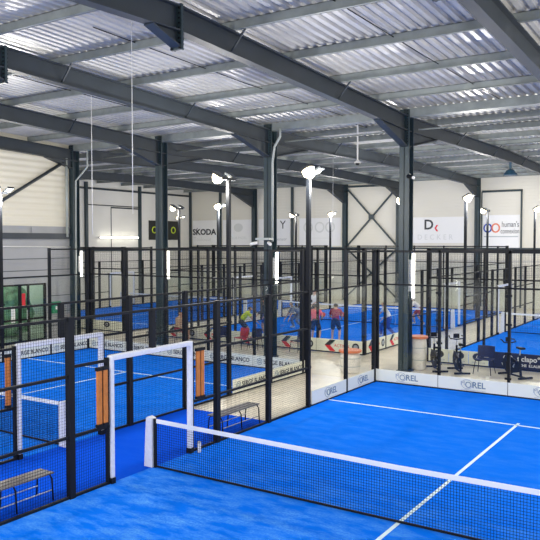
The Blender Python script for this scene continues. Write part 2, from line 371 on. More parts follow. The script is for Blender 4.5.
# ---------------------------------------------------------------- signs on the walls
def banner(name, label, x0, x1, z0, z1, m):
    t = thing(name, label, 'sign', ((x0+x1)/2, YF-.06, z0)); MB().box((x0, YF-.04, z0), (x1, YF-.015, z1)).build('panel', m, t); return t
P = YF - .045
b = banner('wall_sign', 'white sign with bold grey car dealer lettering high on the back wall', -29.8, -26.95, 4.0, 6.1, M['signW'])
text('SKODA', .66, M['ink'], b, '-Y', (-28.55, P, 5.1), bold=.025, sx=1.12); text('Toulouse', .5, M['inkL'], b, '-Y', (-28.75, P, 4.5))
text('ˇ', .5, M['ink'], b, '-Y', (-29.3, P, 5.3))
b = banner('wall_sign', 'faded white sign with hardly readable pale print, left of the two', -26.6, -23.6, 4.0, 6.1, M['signW'])
MB().prism([(.45*math.cos(i*PI/8), .35*math.sin(i*PI/8)) for i in range(16)], 0, .01, lambda a, c, d: (-25+a, P-d, 5.45+c)).build('emblem', M['inkL'], b); text('CLUB PADEL', .3, M['inkL'], b, '-Y', (-25, P, 4.6))
b = banner('wall_sign', 'white sign partly hidden behind the column with the downpipe', -23.0, -20.0, 4.0, 6.1, M['signW'])
text('Y', .9, M['ink'], b, '-Y', (-20.7, P, 5.6)); text('sponsor', .35, M['inkG'], b, '-Y', (-20.9, P, 4.5))
b = banner('wall_sign', 'faded white sign with two pale square outlines on the back wall', -19.2, -15.6, 4.0, 6.1, M['signW'])
for xx in (-18.4, -17.4, -16.5): MB().prism([(.42*math.cos(i*PI/10), .42*math.sin(i*PI/10)) for i in range(20)] , 0, .008, lambda a, c, d: (xx+a, P-d, 5.4+c)).build('emblem', M['inkL'], b)
for xx in (-18.4, -17.4, -16.5): MB().prism([(.3*math.cos(i*PI/10), .3*math.sin(i*PI/10)) for i in range(20)] , 0, .012, lambda a, c, d: (xx+a, P-d, 5.4+c)).build('emblem_centre', M['signW'], b)
text('------------------', .3, M['inkL'], b, '-Y', (-17.4, P, 4.6))
b = banner('wall_sign', 'white sign with a big letter monogram above pale wide-spaced capitals', -10.5, -6.2, 4.2, 6.0, M['signW'])
text('D', .95, M['ink'], b, '-Y', (-8.75, P, 5.45), bold=.02); text('‹', .9, M['red'], b, '-Y', (-8.2, P, 5.3), bold=.02)
text('D E C K E R', .5, M['inkL'], b, '-Y', (-8.3, P, 4.6))
b = banner('wall_sign', 'white sign with a blue and orange infinity symbol inside the dark door frame', -5.0, -2.6, 3.85, 6.05, M['signW'])
for s, mm in ((-1, 'blue'), (1, 'orangeI')):
    MB().tube([(-4.4+s*.26+.24*math.cos(2*PI*i/20), P-.01, 5.2+.27*math.sin(2*PI*i/20)) for i in range(21)], .05, 6, cap=False).build('ring', M[mm], b)
text("human's", .52, M['ink'], b, '-Y', (-3.2, P, 5.42), sx=.66); text('connexion', .46, M['ink'], b, '-Y', (-3.22, P, 4.98), sx=.62)
MB().box((-4.9, P-.008, 4.6), (-2.7, P, 4.66)).build('underline', M['inkG'], b)
# black sign with two lime rings on the left wall
t = thing('wall_sign', 'black sign with lime rings on the white left wall', 'sign', (XL+.05, 34, 4.5))
MB().box((XL+.02, 32.4, 4.45), (XL+.06, 35.9, 6.0)).build('panel', M['sign'], t)
for yy in (33.0, 35.3): MB().tube([(XL+.08, yy+.24*math.cos(2*PI*i/16), 5.25+.24*math.sin(2*PI*i/16)) for i in range(17)], .05, 6, cap=False).build('ring', M['lime'], t)
# fluorescent tubes
def tube_light(label, a, b, r=.045, w=25):
    t = thing('tube_light', label, 'lamp', a); MB().tube([a, b], r, 10).build('tube', M['tube'], t, smooth=True)
    d = (Vector(b)-Vector(a)).normalized()*.06
    MB().tube([Vector(a)-d, Vector(a)], r*1.3, 10).build('end_cap', M['whiteP'], t); MB().tube([b, Vector(b)+d], r*1.3, 10).build('end_cap', M['whiteP'], t)
    if abs(a[2]-b[2]) < .01: MB().box((a[0]-.2, a[1], a[2]-.05), (a[0]-.05, b[1], a[2]+.05)).build('bracket', M['whiteP'], t)
    else: MB().box((a[0]-.19, a[1]-.02, a[2]+.2), (a[0]-.03, a[1]+.02, b[2]-.2)).build('bracket', M['whiteP'], t)
    return t
tube_light('long horizontal fluorescent tube on the white left wall', (XL+.2, 27.0, 4.62), (XL+.2, 31.0, 4.62), .045)
tube_light('upright fluorescent tube on the thick front column', (.32, 12.2, 2.45), (.32, 12.2, 3.9))
tube_light('upright fluorescent tube on the column with the downpipe', (-5.02, 12.2, 2.75), (-5.02, 12.2, 3.9), .05)
tube_light('upright fluorescent tube on the column behind the left court boards', (-10.3, 12.2, 2.8), (-10.3, 12.2, 3.9), .05)
tube_light('upright fluorescent tube on the column by the ribbed wall', (-15.45, 12.2, 2.75), (-15.45, 12.2, 3.85), .05)

# ---------------------------------------------------------------- pipes, cables, fittings in the roof
rod('downpipe', 'pale downpipe bending beside the column of the left court', 'pipe', [(-4.75, 12.0, 8.4), (-4.75, 12.0, 8.1), (-5.0, 12.0, 7.75), (-5.05, 11.96, 7.2), (-5.05, 11.96, 4.3)], .045, M['pipe'])
rod('downpipe', 'pale downpipe beside the column at the end of the ribbed wall', 'pipe', [(-14.9, 12.1, 8.3), (-14.9, 12.1, 7.6), (-15.6, 12.05, 7.0), (-15.62, 12.0, -.01)], .04, M['pipe'])
rod('downpipe', 'straight pale pipe running up the corner of the ribbed left wall', 'pipe', [(XN+.15, 11.75, 8.0), (XN+.15, 11.75, 4.5)], .06, M['pipe'])
rod('conduit', 'thin white conduit along the near left wall', 'pipe', [(XN+.06, 4.0, 4.15), (XN+.06, 12.0, 4.05)], .03, M['whiteP'])
rod('conduit', 'long dark conduit hanging under the far roof', 'pipe', [(-15, 13.2, 8.1), (4, 13.2, 8.1)], .03, M['galv'])
for i, (x, y, zb) in enumerate(((-1.85, 1.42, 4.9), (-6.0, 4.1, 4.5), (-9.0, 24, 4.3))):
    rod('hanging_cable', ['thin cable hanging from the roof over the left court, right of the two', 'thin cable hanging from the roof over the left court, left of the two', 'thin cable hanging in front of the back wall'][i], 'cable', [(x, y, zroof(y)+.0), (x, y, zb)], .008, M['whiteP'])
t = thing('pendant_lamp', 'white pendant fitting hanging on a long rod beside the thick front column', 'lamp', (-2.62, 14, 7.4))
MB().tube([(-2.62, 14, 8.64), (-2.62, 14, 7.3)], .03, 8).build('rod', M['whiteP'], t); MB().lathe([(.04, .12), (.12, .02), (.12, 0)], (-2.62, 14, 7.2)).build('shade', M['whiteP'], t); MB().lathe([(.08, .0), (.06, -.08)], (-2.62, 14, 7.2)).build('sensor', M['black'], t)
t = thing('security_camera', 'small dark camera on the right side of the thick front column', 'camera', (.3, 12.0, 6.4))
MB().tube([(.2, 12.0, 6.42), (.45, 11.8, 6.35)], .07, 10).build('housing', M['black'], t); MB().tube([(.2, 12.1, 6.5), (.28, 12.0, 6.44)], .03, 6).build('bracket', M['whiteP'], t); MB().tube([(.45, 11.8, 6.35), (.47, 11.785, 6.345)], .055, 10).build('lens', M['whiteP'], t)
t = thing('security_camera', 'pale camera box with arms on the column with the downpipe', 'camera', (-5.3, 11.9, 4.3))
MB().box((-5.6, 11.65, 4.35), (-5.0, 11.95, 4.43)).build('bracket', M['pipe'], t); MB().tube([(-5.55, 11.7, 4.25), (-5.75, 11.5, 4.2)], .06, 8).build('housing', M['whiteP'], t); MB().tube([(-5.05, 11.7, 4.25), (-4.85, 11.5, 4.2)], .06, 8).build('housing', M['whiteP'], t)
t = thing('loudspeaker', 'blue horn fitting hanging under the big roof beam at right', 'loudspeaker', (.05, 25, 7.7))
MB().box((.0, 24.97, 7.75), (.1, 25.03, 8.08)).build('bracket', M['blueL'], t); MB().lathe([(.32, 0), (.32, .06), (.18, .25), (.1, .3)], (.05, 25, 7.45)).build('horn', M['blueL'], t)
t = thing('extinguisher_box', 'green and white first aid box right of the glazed door', 'box', (XN, 11.0, 1.2)); MB().box((XN, 10.9, 1.15), (XN+.15, 11.35, 1.65)).build('case', M['green'], t); MB().box((XN+.15, 11.05, 1.3), (XN+.155, 11.3, 1.45)).build('label_plate', M['signW'], t)

# ---------------------------------------------------------------- courts
def turf(x0, y0, x1, y1, m): return struct('court_turf', MB().box((x0, y0, -.011), (x1, y1, 0)), m)
def court_lines(t, x0, cy):
    w = .065; z0, z1 = 0.0, .004; q = lambda a, b, c_, d: MB().box((a, b, z0), (c_, d, z1)).build('line_marking', M['line'], t)
    q(x0+.02, cy+6.95-w/2, x0+9.98, cy+6.95+w/2); q(x0+.02, cy-6.95-w/2, x0+9.98, cy-6.95+w/2); q(x0+5-w/2, cy-7.15, x0+5+w/2, cy+7.15)
def net(x0, cy, label, fine):
    t = thing('court_net', label, 'net', (x0+5, cy, 0)); zt = lambda x: .88 + .04*abs(x-x0-5)/5
    m = MB(); st = .045 if fine else .11; w = .0042 if fine else .005; n = round(9.8/st); xs = [x0+.1+9.8*i/n for i in range(n+1)]
    for x in xs: m.bar((x, cy, .03), (x, cy, zt(x)-.02), w)
    k = round(.85/st)
    for j in range(k+1):
        f = j/k
        for a, b in ((x0+.1, x0+5), (x0+5, x0+9.9)): m.bar((a, cy, .03+f*(zt(a)-.05)), (b, cy, .03+f*(zt(b)-.05)), w)
    m.build('net_mesh', M['wire'], t)
    tp = MB()
    for a, b in ((x0+.05, x0+5), (x0+5, x0+9.95)): tp.bar((a, cy, zt(a)-.03), (b, cy, zt(b)-.03), .022, .075)
    tp.build('top_tape', M['tape'], t)
    MB().bar((x0+.05, cy, .025), (x0+9.95, cy, .025), .02, .035).build('bottom_band', M['black'], t)
    for s, xx in ((1, x0+.06), (-1, x0+9.94)):
        MB().tube([(xx, cy, 0), (xx, cy, .93)], .035, 10).build('net_post', M['black'], t)
        px = xx - s*.1
        MB().prism([(-.13, 0), (.07, 0), (.065, .94), (-.03, .97), (-.08, .94)], -.07, .07, lambda a, b, d: (px+s*a, cy+d, b)).build('post_pad', M['pad'], t, bevel=.01)
    return t
def frame_panel(t, F, u0, u1, z0, z1, step, w=None):
    w = w or (.003 if step < .055 else .0024)
    MB().grid(F, u0+.03, u1-.03, z0, z1, step, w).build('wire_mesh', M['wire'], t)
def end_wall(x0, y, label, step, clamps=False):
    """10 m glass wall, 3 m glass + 1 m mesh above"""
    t = thing('court_fence', label, 'court fence', (x0+5, y, 0)); F = lambda u, z: (u, y, z)
    for i in range(6):
        x = x0+2*i; wd = .14 if i in (0, 5) else .07
        MB().box((x-wd/2, y-.0, 0), (x+wd/2, y+.1, 4.05)).build('post', M['black'], t)
    for z, h in ((3.0, .05), (4.0, .07)): MB().box((x0, y, z-h/2), (x0+10, y+.06, z+h/2)).build('rail', M['black'], t)
    MB().box((x0, y-.02, 0), (x0+10, y+.08, .035)).build('base_rail', M['black'], t)
    for i in range(5):
        MB().box((x0+2*i+.05, y-.025, .04), (x0+2*i+1.95, y-.013, 2.96)).build('glass_pane', M['glass'], t)
        frame_panel(t, F, x0+2*i, x0+2*i+2, 3.02, 3.97, max(step, .05 if clamps else .1))
    if clamps:
        for i in range(1, 5):
            for z in (.5, 1.2, 2.0, 2.8): MB().box((x0+2*i-.09, y-.05, z-.03), (x0+2*i+.09, y-.025, z+.03)).build('glass_clamp', M['black'], t)
    return t
def side_wall(x, cy, label, step, ylo=-10, yhi=10):
    """side enclosure: 4 m glass corner, 3 m glass, then mesh with a gateway at the net"""
    t = thing('court_fence', label, 'court fence', (x, cy, 0)); F = lambda u, z: (x, u, z)
    def pst(u, z1, w=.12, z0=0): MB().box((x-.05, cy+u-w/2, z0), (x+.05, cy+u+w/2, z1)).build('post', M['black'], t)
    for s in (-1, 1):
        for u, z in ((9.86, 4.05), (8, 4.05), (4, 3.04), (2, 3.04)):
            if ylo <= s*u <= yhi: pst(s*u, z, .08 if u == 8 else .12)
        lo, hi = sorted((s*8, s*10))
        def ok(a, b): a, b = sorted((s*a, s*b)); return a >= ylo-.01 and b <= yhi+.01
        def rail(a, b, z, h=.04): a, b = sorted((s*a, s*b)); MB().box((x-.025, cy+a, z-h/2), (x+.025, cy+b, z+h/2)).build('rail', M['black'], t)
        def mesh(a, b, z0, z1): a, b = sorted((s*a, s*b)); frame_panel(t, F, cy+a, cy+b, z0, z1, step)
        for a in (8, 6):
            if ok(a, a+2):
                l, h = sorted((s*a, s*(a+2))); MB().box((x-.006, cy+l+.05, .04), (x+.006, cy+h-.05, 2.96)).build('glass_pane', M['glass'], t)
                rail(a, a+2, 3.0); rail(a, a+2, .02)
        if ok(8, 10): mesh(8, 10, 3.02, 3.97); rail(8, 10, 4.0, .05)
        for a in (4, 2):
            if ok(a, a+2):
                mesh(a, a+2, .03, 2.98)
                for z in (.02, 1.03, 2.05, 3.0): rail(a, a+2, z, .045)
        if ok(1.1, 2):
            mesh(1.14, 2, .03, 2.2)
            for z in (.02, 1.03, 2.2): rail(1.1, 2, z, .05)
            MB().box((x-.03, cy+s*1.17-.025, 0), (x+.03, cy+s*1.17+.025, 2.25)).build('gate_jamb', M['black'], t)
            MB().prism([(-.05, -.045), (.05, -.045), (.05, .045), (-.05, .045)], .1, 2.28, lambda a, b, d: (x+.01+a, cy+s*1.09+b, d)).build('padded_post', M['pad'], t, bevel=.015)
            MB().box((x-.05, cy+s*1.09-.05, 0), (x+.07, cy+s*1.09+.05, .1)).build('pad_foot', M['black'], t)
            mesh(0, 2, 2.25, 2.98); rail(0, 2, 3.0, .045)
    if ylo < -1.1 < yhi or ylo < 0:
        MB().box((x-.05, cy-1.1, 2.19), (x+.07, cy+1.1, 2.285)).build('padded_lintel', M['pad'], t, bevel=.015)
        pst(0, 3.0, .1, 2.28)
    return t
def mast(x, y, sgn, label):
    t = local(thing('floodlight_mast', label, 'floodlight', (x, y, 0), 0)); 
    MB().box((-.05, -.05, 0), (.05, .05, 6.0)).build('pole', M['black'], t)
    MB().box((-.04, -.3, 5.98), (.04, .3, 6.05)).build('crossarm', M['black'], t)
    for s in (-1, 1):
        h = MB(); a = sgn*.35
        c = Vector((sgn*.12, s*.28, 6.12)); ax = Vector((math.cos(a), 0, 0))
        ca, sa = math.cos(.5), math.sin(.5)
        def X(u, v, w): return (c.x + sgn*(u*ca + w*sa), c.y+v, c.z + (u*sa - w*ca)*1.0)
        h.prism([(-.15, -.13), (.15, -.13), (.15, .13), (-.15, .13)], -.04, .02, lambda u, v, w: X(u, v, w))
        ho = h.build('lamp_housing', M['housing'], t)
        l = MB(); n = 12; q = 1.35 if s < 0 else .6; dd = q*(1.7 if s < 0 else 1); rings = [(.12*q, .02), (.115*q, .06*dd), (.07*q, .1*dd), (.01, .115*dd)]
        l.add([X(r*math.cos(2*PI*j/n), r*math.sin(2*PI*j/n), w) for r, w in rings for j in range(n)],
              [(i*n+j, i*n+(j+1)%n, (i+1)*n+(j+1)%n, (i+1)*n+j) for i in range(3) for j in range(n)] + [tuple(range(3*n, 4*n))])
        l.build('lamp_lens', M['lamp'], ho, smooth=True)
        ld = bpy.data.lights.new('lamp_light', 'POINT'); ld.energy = LAMP_W * (.55 if x < -14 else 1); ld.color = LAMP_COL; ld.shadow_soft_size = .12
        lo = bpy.data.objects.new('lamp_light', ld); C.objects.link(lo); lo.parent = t; lo.location = X(0, 0, .42)
    return t
X0A, X0B, X0E, X0C, X0D = 0.0, -12.55, -25.1, -12.55, 0.0; CYB = 24.4
tA = turf(0.0, -10, 10, 10, M['turfA']); court_lines(tA, 0, 0)
tB = turf(-12.55, -10, -2.55, 10, M['turf']); court_lines(tB, X0B, 0)
for x0 in (X0C, X0D, X0E): court_lines(turf(x0, CYB-10, x0+10, CYB+10, M['turf']), x0, CYB)
struct('corridor_turf', MB().box((-2.55, -12, -.0115), (0, 4.1, -.001)), M['turfC'])
net(X0A, 0, 'black net with a white top band across the front court', True)
net(X0B, 0, 'net of the left court behind the mesh fence', True)
net(X0C, CYB, 'distant net of the middle back court', False); net(X0D, CYB, 'distant net of the right back court', False); net(X0E, CYB, 'distant net of the farthest left court', False)
side_wall(0, 0, 'black mesh and glass fence along the left side of the front court', .05, ylo=-6)
end_wall(0, 10, 'glass back wall of the front court with white boards at its foot', .05, True)
side_wall(-2.55, 0, 'mesh and glass fence along the near side of the left court', .05, ylo=-6)
side_wall(-12.55, 0, 'mesh and glass fence along the far side of the left court', .06, ylo=-2)
end_wall(X0B, 10, 'glass back wall of the left court', .06)
end_wall(X0C, CYB-10, 'near glass wall of the middle back court', .1); end_wall(X0C, CYB+10, 'far glass wall of the middle back court', .1)
side_wall(X0C, CYB, 'left side fence of the middle back court', .1); side_wall(X0C+10, CYB, 'right side fence of the middle back court', .1)
end_wall(X0D, CYB-10, 'near glass wall of the right back court', .1); end_wall(X0D, CYB+10, 'far glass wall of the right back court', .1)
side_wall(X0D, CYB, 'left side fence of the right back court', .1)
end_wall(X0E, CYB-10, 'near glass wall of the farthest left court', .1); end_wall(X0E, CYB+10, 'far glass wall of the farthest left court', .1)
side_wall(X0E+10, CYB, 'right side fence of the farthest left court', .1); side_wall(X0E, CYB, 'left side fence of the farthest left court', .1)
for nm, x0, cy in (('front court', X0A, 0), ('left court', X0B, 0), ('middle back court', X0C, CYB), ('right back court', X0D, CYB), ('farthest left court', X0E, CYB)):
    for sx, dx in (('left', 0), ('right', 10)):
        for sy, dy in (('near', -6), ('far', 6)):
                mast(x0+dx+0, cy+dy*.98, 1 if dx == 0 else -1, '%s floodlight mast on the %s side of the %s' % (sy, sx, nm))

# ---------------------------------------------------------------- boards at the foot of the glass
def board(face, plane, a0, a1, z1, label, m, group, kind, thick=.02):
    F = fmap(face, plane); mid = (a0+a1)/2
    t = thing('banner_board', label, 'advertising board', F(mid, 0, 0), 0, group)
    p = MB(); c0 = F(a0+.01, .045, 0); c1 = F(a1-.01, z1, thick); p.box([min(c0[i], c1[i]) for i in range(3)], [max(c0[i], c1[i]) for i in range(3)]).build('panel', m, t)
    d = thick+.003
    def ring(a, z, r, w, mm, nm='emblem', sx=1.0): MB().tube([F(a+r*sx*math.cos(2*PI*i/20), z+r*math.sin(2*PI*i/20), d) for i in range(21)], w, 5, cap=False).build(nm, mm, t)
    def disc(a, z, r, mm, sx=1.0, dd=0): MB().prism([(r*sx*math.cos(i*PI/8), r*math.sin(i*PI/8)) for i in range(16)], 0, .004, lambda u, v, w: F(a+u, z+v, d+w+dd)).build('emblem', mm, t)
    zc = z1/2+.02
    if kind == 'orel':
        ring(mid-.14, zc+.01, .13, .008, M['inkG'], sx=1.2); ring(mid-.1, zc+.0, .075, .012, M['inkT'])
        text('REL', .24, M['inkT'], t, face, F(mid+.2, zc, d), bold=.004); text('M', .17, M['inkG'], t, face, F(mid-.26, zc+.03, d))
        MB().box(*[F(mid-.3, zc-.15, d) if k_ == 0 else F(mid+.4, zc-.14, d+.003) for k_ in (0, 1)]).build('underline', M['inkG'], t)
    elif kind == 'serge':
        ring(mid-.72, zc, .1, .01, M['inkT']); ring(mid-.72, zc, .045, .01, M['inkT'])
        text('SERGE BLANCO', .2, M['ink'], t, face, F(mid+.16, zc, d), sx=1.0, bold=.004)
    elif kind == 'arrow':
        q = lambda pts, mm: MB().prism(pts, 0, .004, lambda u, v, w: F(mid+u, zc+v, d+w)).build('chevron', mm, t)
        q([(-.62, 0), (-.38, .22), (-.14, .22), (-.38, 0)], M['ink']); q([(-.62, 0), (-.38, 0), (-.14, -.22), (-.38, -.22)], M['red'])
        q([(-.22, .22), (-.14, .22), (-.3, .06), (-.38, .06)], M['cyanI'])
        text('ACTION', .17, M['red'], t, face, F(mid+.12, zc, d)); disc(mid+.72, zc, .15, M['ink']); disc(mid+.72, zc, .09, M['inkG'], 1, .003)
    elif kind == 'oval':
        disc(mid, zc+.05, .14, M['ink'], 1.45); ring(mid, zc+.05, .06, .014, M['signW']); text('SPORT CLUB', .08, M['inkG'], t, face, F(mid, zc-.15, d))
    elif kind == 'navy':
        ring(mid-.72, zc+.09, .07, .018, M['signW']); ring(mid-.58, zc+.09, .07, .018, M['signW'])
        text('ticlapo°', .24, M['signW'], t, face, F(mid+.02, zc+.08, d), bold=.006); text('VILLEFRANCHE  E.LAURENS', .12, M['signW'], t, face, F(mid-.12, zc-.13, d), bold=.004)
    return t
for i in range(5): board('-Y', 9.965, 2*i, 2*i+2, .4, 'white board with ringed emblem and teal capitals at the back wall of the front court', M['board'], 'emblem boards on the front court back wall', 'orel')
for i, l in ((6, 'white emblem board on the side glass of the front court, farther from the corner'), (8, 'white emblem board on the side glass of the front court, next to the corner')): board('+X', .02, i, i+2, .4, l, M['board'], None, 'orel')
for i in range(5): board('-Y', 9.965, X0B+2*i, X0B+2*i+2, .42, 'white board with black capitals along the back wall of the left court', M['board'], 'lettered boards on the left court back wall', 'serge')
for i in (2, 4, 6, 8): board('+X', X0B+.02, i, i+2, .42, 'white board with black capitals along the far side of the left court', M['board'], 'lettered boards on the left court far side', 'serge')
for i, l in ((6, 'white lettered board facing the corridor on the left court side, nearer one'), (8, 'white lettered board facing the corridor on the left court side, by the corner')): board('+X', -2.53, i, i+2, .42, l, M['board'], None, 'serge')
for i in range(5): board('-Y', CYB-10-.04, X0C+2*i, X0C+2*i+2, .52, 'white board with black and red chevron at the near wall of the middle back court', M['board'], 'chevron boards of the middle back court', 'arrow')
for i in (0, 2): board('+X', X0C+10.02, CYB-10+i, CYB-8+i, .52, 'white chevron board on the right side of the middle back court, %s from corner' % ('first' if i == 0 else 'second'), M['board'], None, 'arrow')
for i, (a, b_) in enumerate(((0.05, .8), (.8, 1.5), (1.5, 2.2))): board('-Y', CYB-10-.04, a, b_, .5, 'white board with black oval emblem at the right back court, %s from the left' % ('first', 'second', 'third')[i], M['board'], None, 'oval')
board('-Y', CYB-10-.05, 2.2, 4.8, .56, 'navy board with white lowercase lettering at the right back court', M['boardB'], None, 'navy'); 
board('-Y', CYB-10-.04, 4.9, 7.4, .5, 'white oval board right of the navy board', M['board'], None, 'oval')
for i in range(5): board('-Y', CYB-10-.04, X0E+2*i, X0E+2*i+2, .5, 'pale board along the near wall of the farthest left court', M['board'], 'boards of the farthest left court', 'oval')

# ---------------------------------------------------------------- orange pads hung beside the gateways
def pads(x, y0, label, n=2):
    t = thing('hanging_pads' if n > 1 else 'hanging_pad', label, 'pads', (x, y0, 1.08))
    for k in range(n):
        a = y0 + k*.135
        MB().box((x+.01, a, 1.13), (x+.06, a+.105, 2.06)).build('pad', M['orange'], t, bevel=.012)
        for z0, z1 in ((2.06, 2.12), (1.08, 1.13)): MB().box((x+.0, a-.01, z0), (x+.07, a+.115, z1)).build('end_cap', M['black'], t)
    MB().box((x+.01, y0+.105, 1.1), (x+.04, y0+.135, 2.06)).build('strap', M['black'], t)
    return t
pads(.03, -1.47, 'orange pads on the gateway of the front court fence, left of the opening'); pads(.03, 1.23, 'orange pads on the gateway of the front court fence, right of the opening')
pads(-2.52, -1.42, 'single orange pad on the gateway of the left court fence', 1)

# ---------------------------------------------------------------- benches, chairs, barrels, bikes
def bench(loc, label, L=1.55):
    t = local(thing('bench', label, 'bench', loc)); w = .36
    for k in range(3): MB().box((-w/2+k*.125, -L/2, .43), (-w/2+k*.125+.1, L/2, .455)).build('seat_slat', M['wood'], t, bevel=.004)
    for y in (-L/2+.06, 0, L/2-.06):
        MB().tube([(-w/2-.03, y, 0), (-w/2, y, .36), (-w/2+.05, y, .42), (w/2-.05, y, .42), (w/2, y, .36), (w/2+.03, y, 0)], .014, 8).build('leg_frame', M['black'], t, smooth=True)
    MB().tube([(-w/2, -L/2+.06, .17), (-w/2, L/2-.06, .17)], .01, 6).tube([(w/2, -L/2+.06, .17), (w/2, L/2-.06, .17)], .01, 6).build('stretcher', M['alu'], t)
    return t
bench((-.38, -2.95, 0), 'slatted bench behind the mesh at the lower left'); bench((-.35, 3.12, 0), 'slatted bench in the corridor beyond the net')
def chair(seat_m, label, loc, rz):
    t = local(thing('chair', label, 'chair', loc, rz))
    s = MB(); s.prism([(-.22, -.22), (.22, -.22), (.23, .2), (-.23, .2)], .43, .46, lambda a, b, d: (a, b, d)); s.build('seat', seat_m, t, bevel=.01)
    b_ = MB(); n = 8
    for i in range(n):
        a0, a1 = -.23+.46*i/n, -.23+.46*(i+1)/n; f = lambda a: -.24+.06*(a/.23)**2*1.0
        b_.prism([(a0, f(a0)), (a1, f(a1)), (a1, f(a1)+.02), (a0, f(a0)+.02)], .47, .82, lambda a, b2, d: (a, b2-(d-.47)*.12, d))
    b_.build('backrest', seat_m, t)
    for sx in (-1, 1):
        for sy in (-1, 1): MB().tube([(sx*.19, sy*.18, .43), (sx*.24, sy*.24, 0)], .011, 6).build('leg', M['black'], t)
    return t
    return t
chair(M['navy'], 'navy chair between two exercise bikes behind the glass', (2.42, 13.1, 0), PI).scale = (1.2, 1.1, 1.08)
chair(M['navy'], 'navy chair by the chevron boards just left of the front corner post', (-5.0, 13.7, 0), PI*.9)
chair(M['redc'], 'red chair behind the back wall of the left court', (-7.35, 13.2, 0), PI*.95)
chair(M['navy'], 'navy chair beside the red chair behind the left court', (-6.75, 13.3, 0), PI*1.05)
chair(M['navy'], 'navy chair behind the left court, left of the red chair', (-8.3, 13.0, 0), PI)
chair(M['navy'], 'navy chair left of the column behind the left court boards', (-11.6, 12.6, 0), PI*.8)
def barrel(loc, r, h, label):
    t = thing('barrel_table', label, 'barrel', loc)
    MB().lathe([(r*.86, 0), (r*.92, .03), (r, h*.3), (r*1.02, h*.5), (r, h*.7), (r*.9, h-.06)], loc, 28).build('body', M['barrel'], t, smooth=True)
    MB().lathe([(r*1.08, h-.07), (r*1.14, h-.05), (r*1.14, h), (r*1.05, h+.01), (.02, h+.012)], loc, 28).build('top', M['orangeT'], t)
    mb = MB()
    for z in (h*.3, h*.66): mb.lathe([(r*1.0, z-.012), (r*1.03, z-.01), (r*1.03, z+.01), (r*1.0, z+.012)], loc, 28)
    mb.build('hoop', M['pipe'], t)
barrel((-.05+.35, 12.75, 0), .28, 1.12, 'tall white barrel with an orange top right of the thick front column')
barrel((-1.35, 10.95, 0), .33, .74, 'low white barrel with an orange top behind the front court corner')
def bike(loc, rz, label):
    t = local(thing('exercise_bike', label, 'exercise bike', loc, rz))
    f = MB(); f.bar((-.26, .5, .04), (.26, .5, .04), .06).bar((-.26, -.5, .04), (.26, -.5, .04), .06).bar((0, .5, .05), (0, -.5, .05), .05)
    f.bar((0, -.28, .05), (0, -.22, .72), .06).bar((0, .38, .05), (0, .3, .85), .06).bar((0, -.22, .45), (0, .34, .6), .07); f.build('frame', M['black'], t, bevel=.006)
    MB().tube([(-.05, .28, .33), (.05, .28, .33)], .25, 24).build('flywheel', M['rubber'], t); MB().tube([(-.06, .28, .33), (.06, .28, .33)], .07, 14).build('hub', M['alu'], t)
    MB().prism([(-.3, .2), (.05, .12), (.5, .2), (.56, .42), (.4, .66), (.05, .6), (-.28, .5)], -.075, -.055, lambda a, b, d: (d, a, b)).build('side_cover', M['black'], t)
    MB().tube([(0, -.22, .7), (0, -.24, .92)], .02, 8).build('seat_post', M['alu'], t)
    MB().prism([(-.1, -.38), (.1, -.38), (.06, -.2), (.025, -.05), (-.025, -.05), (-.06, -.2)], .91, .98, lambda a, b, d: (a, b, d)).build('saddle', M['black'], t, bevel=.02)
    MB().tube([(0, .3, .8), (0, .34, 1.04)], .02, 8).build('handlebar_post', M['alu'], t)
    MB().tube([(-.2, .5, 1.14), (-.24, .38, 1.14), (-.22, .28, 1.07), (0, .3, 1.04), (.22, .28, 1.07), (.24, .38, 1.14), (.2, .5, 1.14)], .02, 8).build('handlebar', M['black'], t, smooth=True)
    MB().cbox((0, .36, 1.15), (.2, .04, .15)).build('console', M['black'], t, bevel=.01)
    MB().tube([(-.09, -.02, .33), (.09, -.02, .33)], .03, 8).bar((.1, -.02, .33), (.1, .08, .2), .025).bar((-.1, -.02, .33), (-.1, -.12, .46), .025).build('crank', M['alu'], t)
    MB().cbox((.15, .08, .19), (.09, .1, .03)).cbox((-.15, -.12, .46), (.09, .1, .03)).build('pedal', M['rubber'], t)
bike((.88, 12.9, 0), .6, 'black exercise bike right of the tall barrel'); bike((1.62, 12.95, 0), .55, 'black exercise bike in the middle, left of the navy chair'); bike((3.4, 13.1, 0), .9, 'black exercise bike in front of the navy board')
t = thing('ball_can', 'small white ball can at the foot of the padded gate post', 'can', (.14, 1.22, 0)); MB().lathe([(.035, 0), (.037, .01), (.037, .19), (.033, .2)], (.14, 1.22, 0), 16).build('can', M['whiteP'], t, smooth=True); MB().lathe([(.04, .2), (.04, .215), (.01, .22)], (.14, 1.22, 0), 16).build('lid', M['alu'], t)
for i, (x, y) in enumerate(((5.4, 15.8), (-4.3, 16.6))):
    tag(MB().lathe([(.005, 0), (.02, .006), (.033, .033), (.02, .06), (.005, .066)], (x, y, 0), 12).build('padel_ball', cloth('ball', (.75, .85, .1)), smooth=True), ['yellow ball on the right back court', 'yellow ball on the middle back court near the players'][i], 'ball')

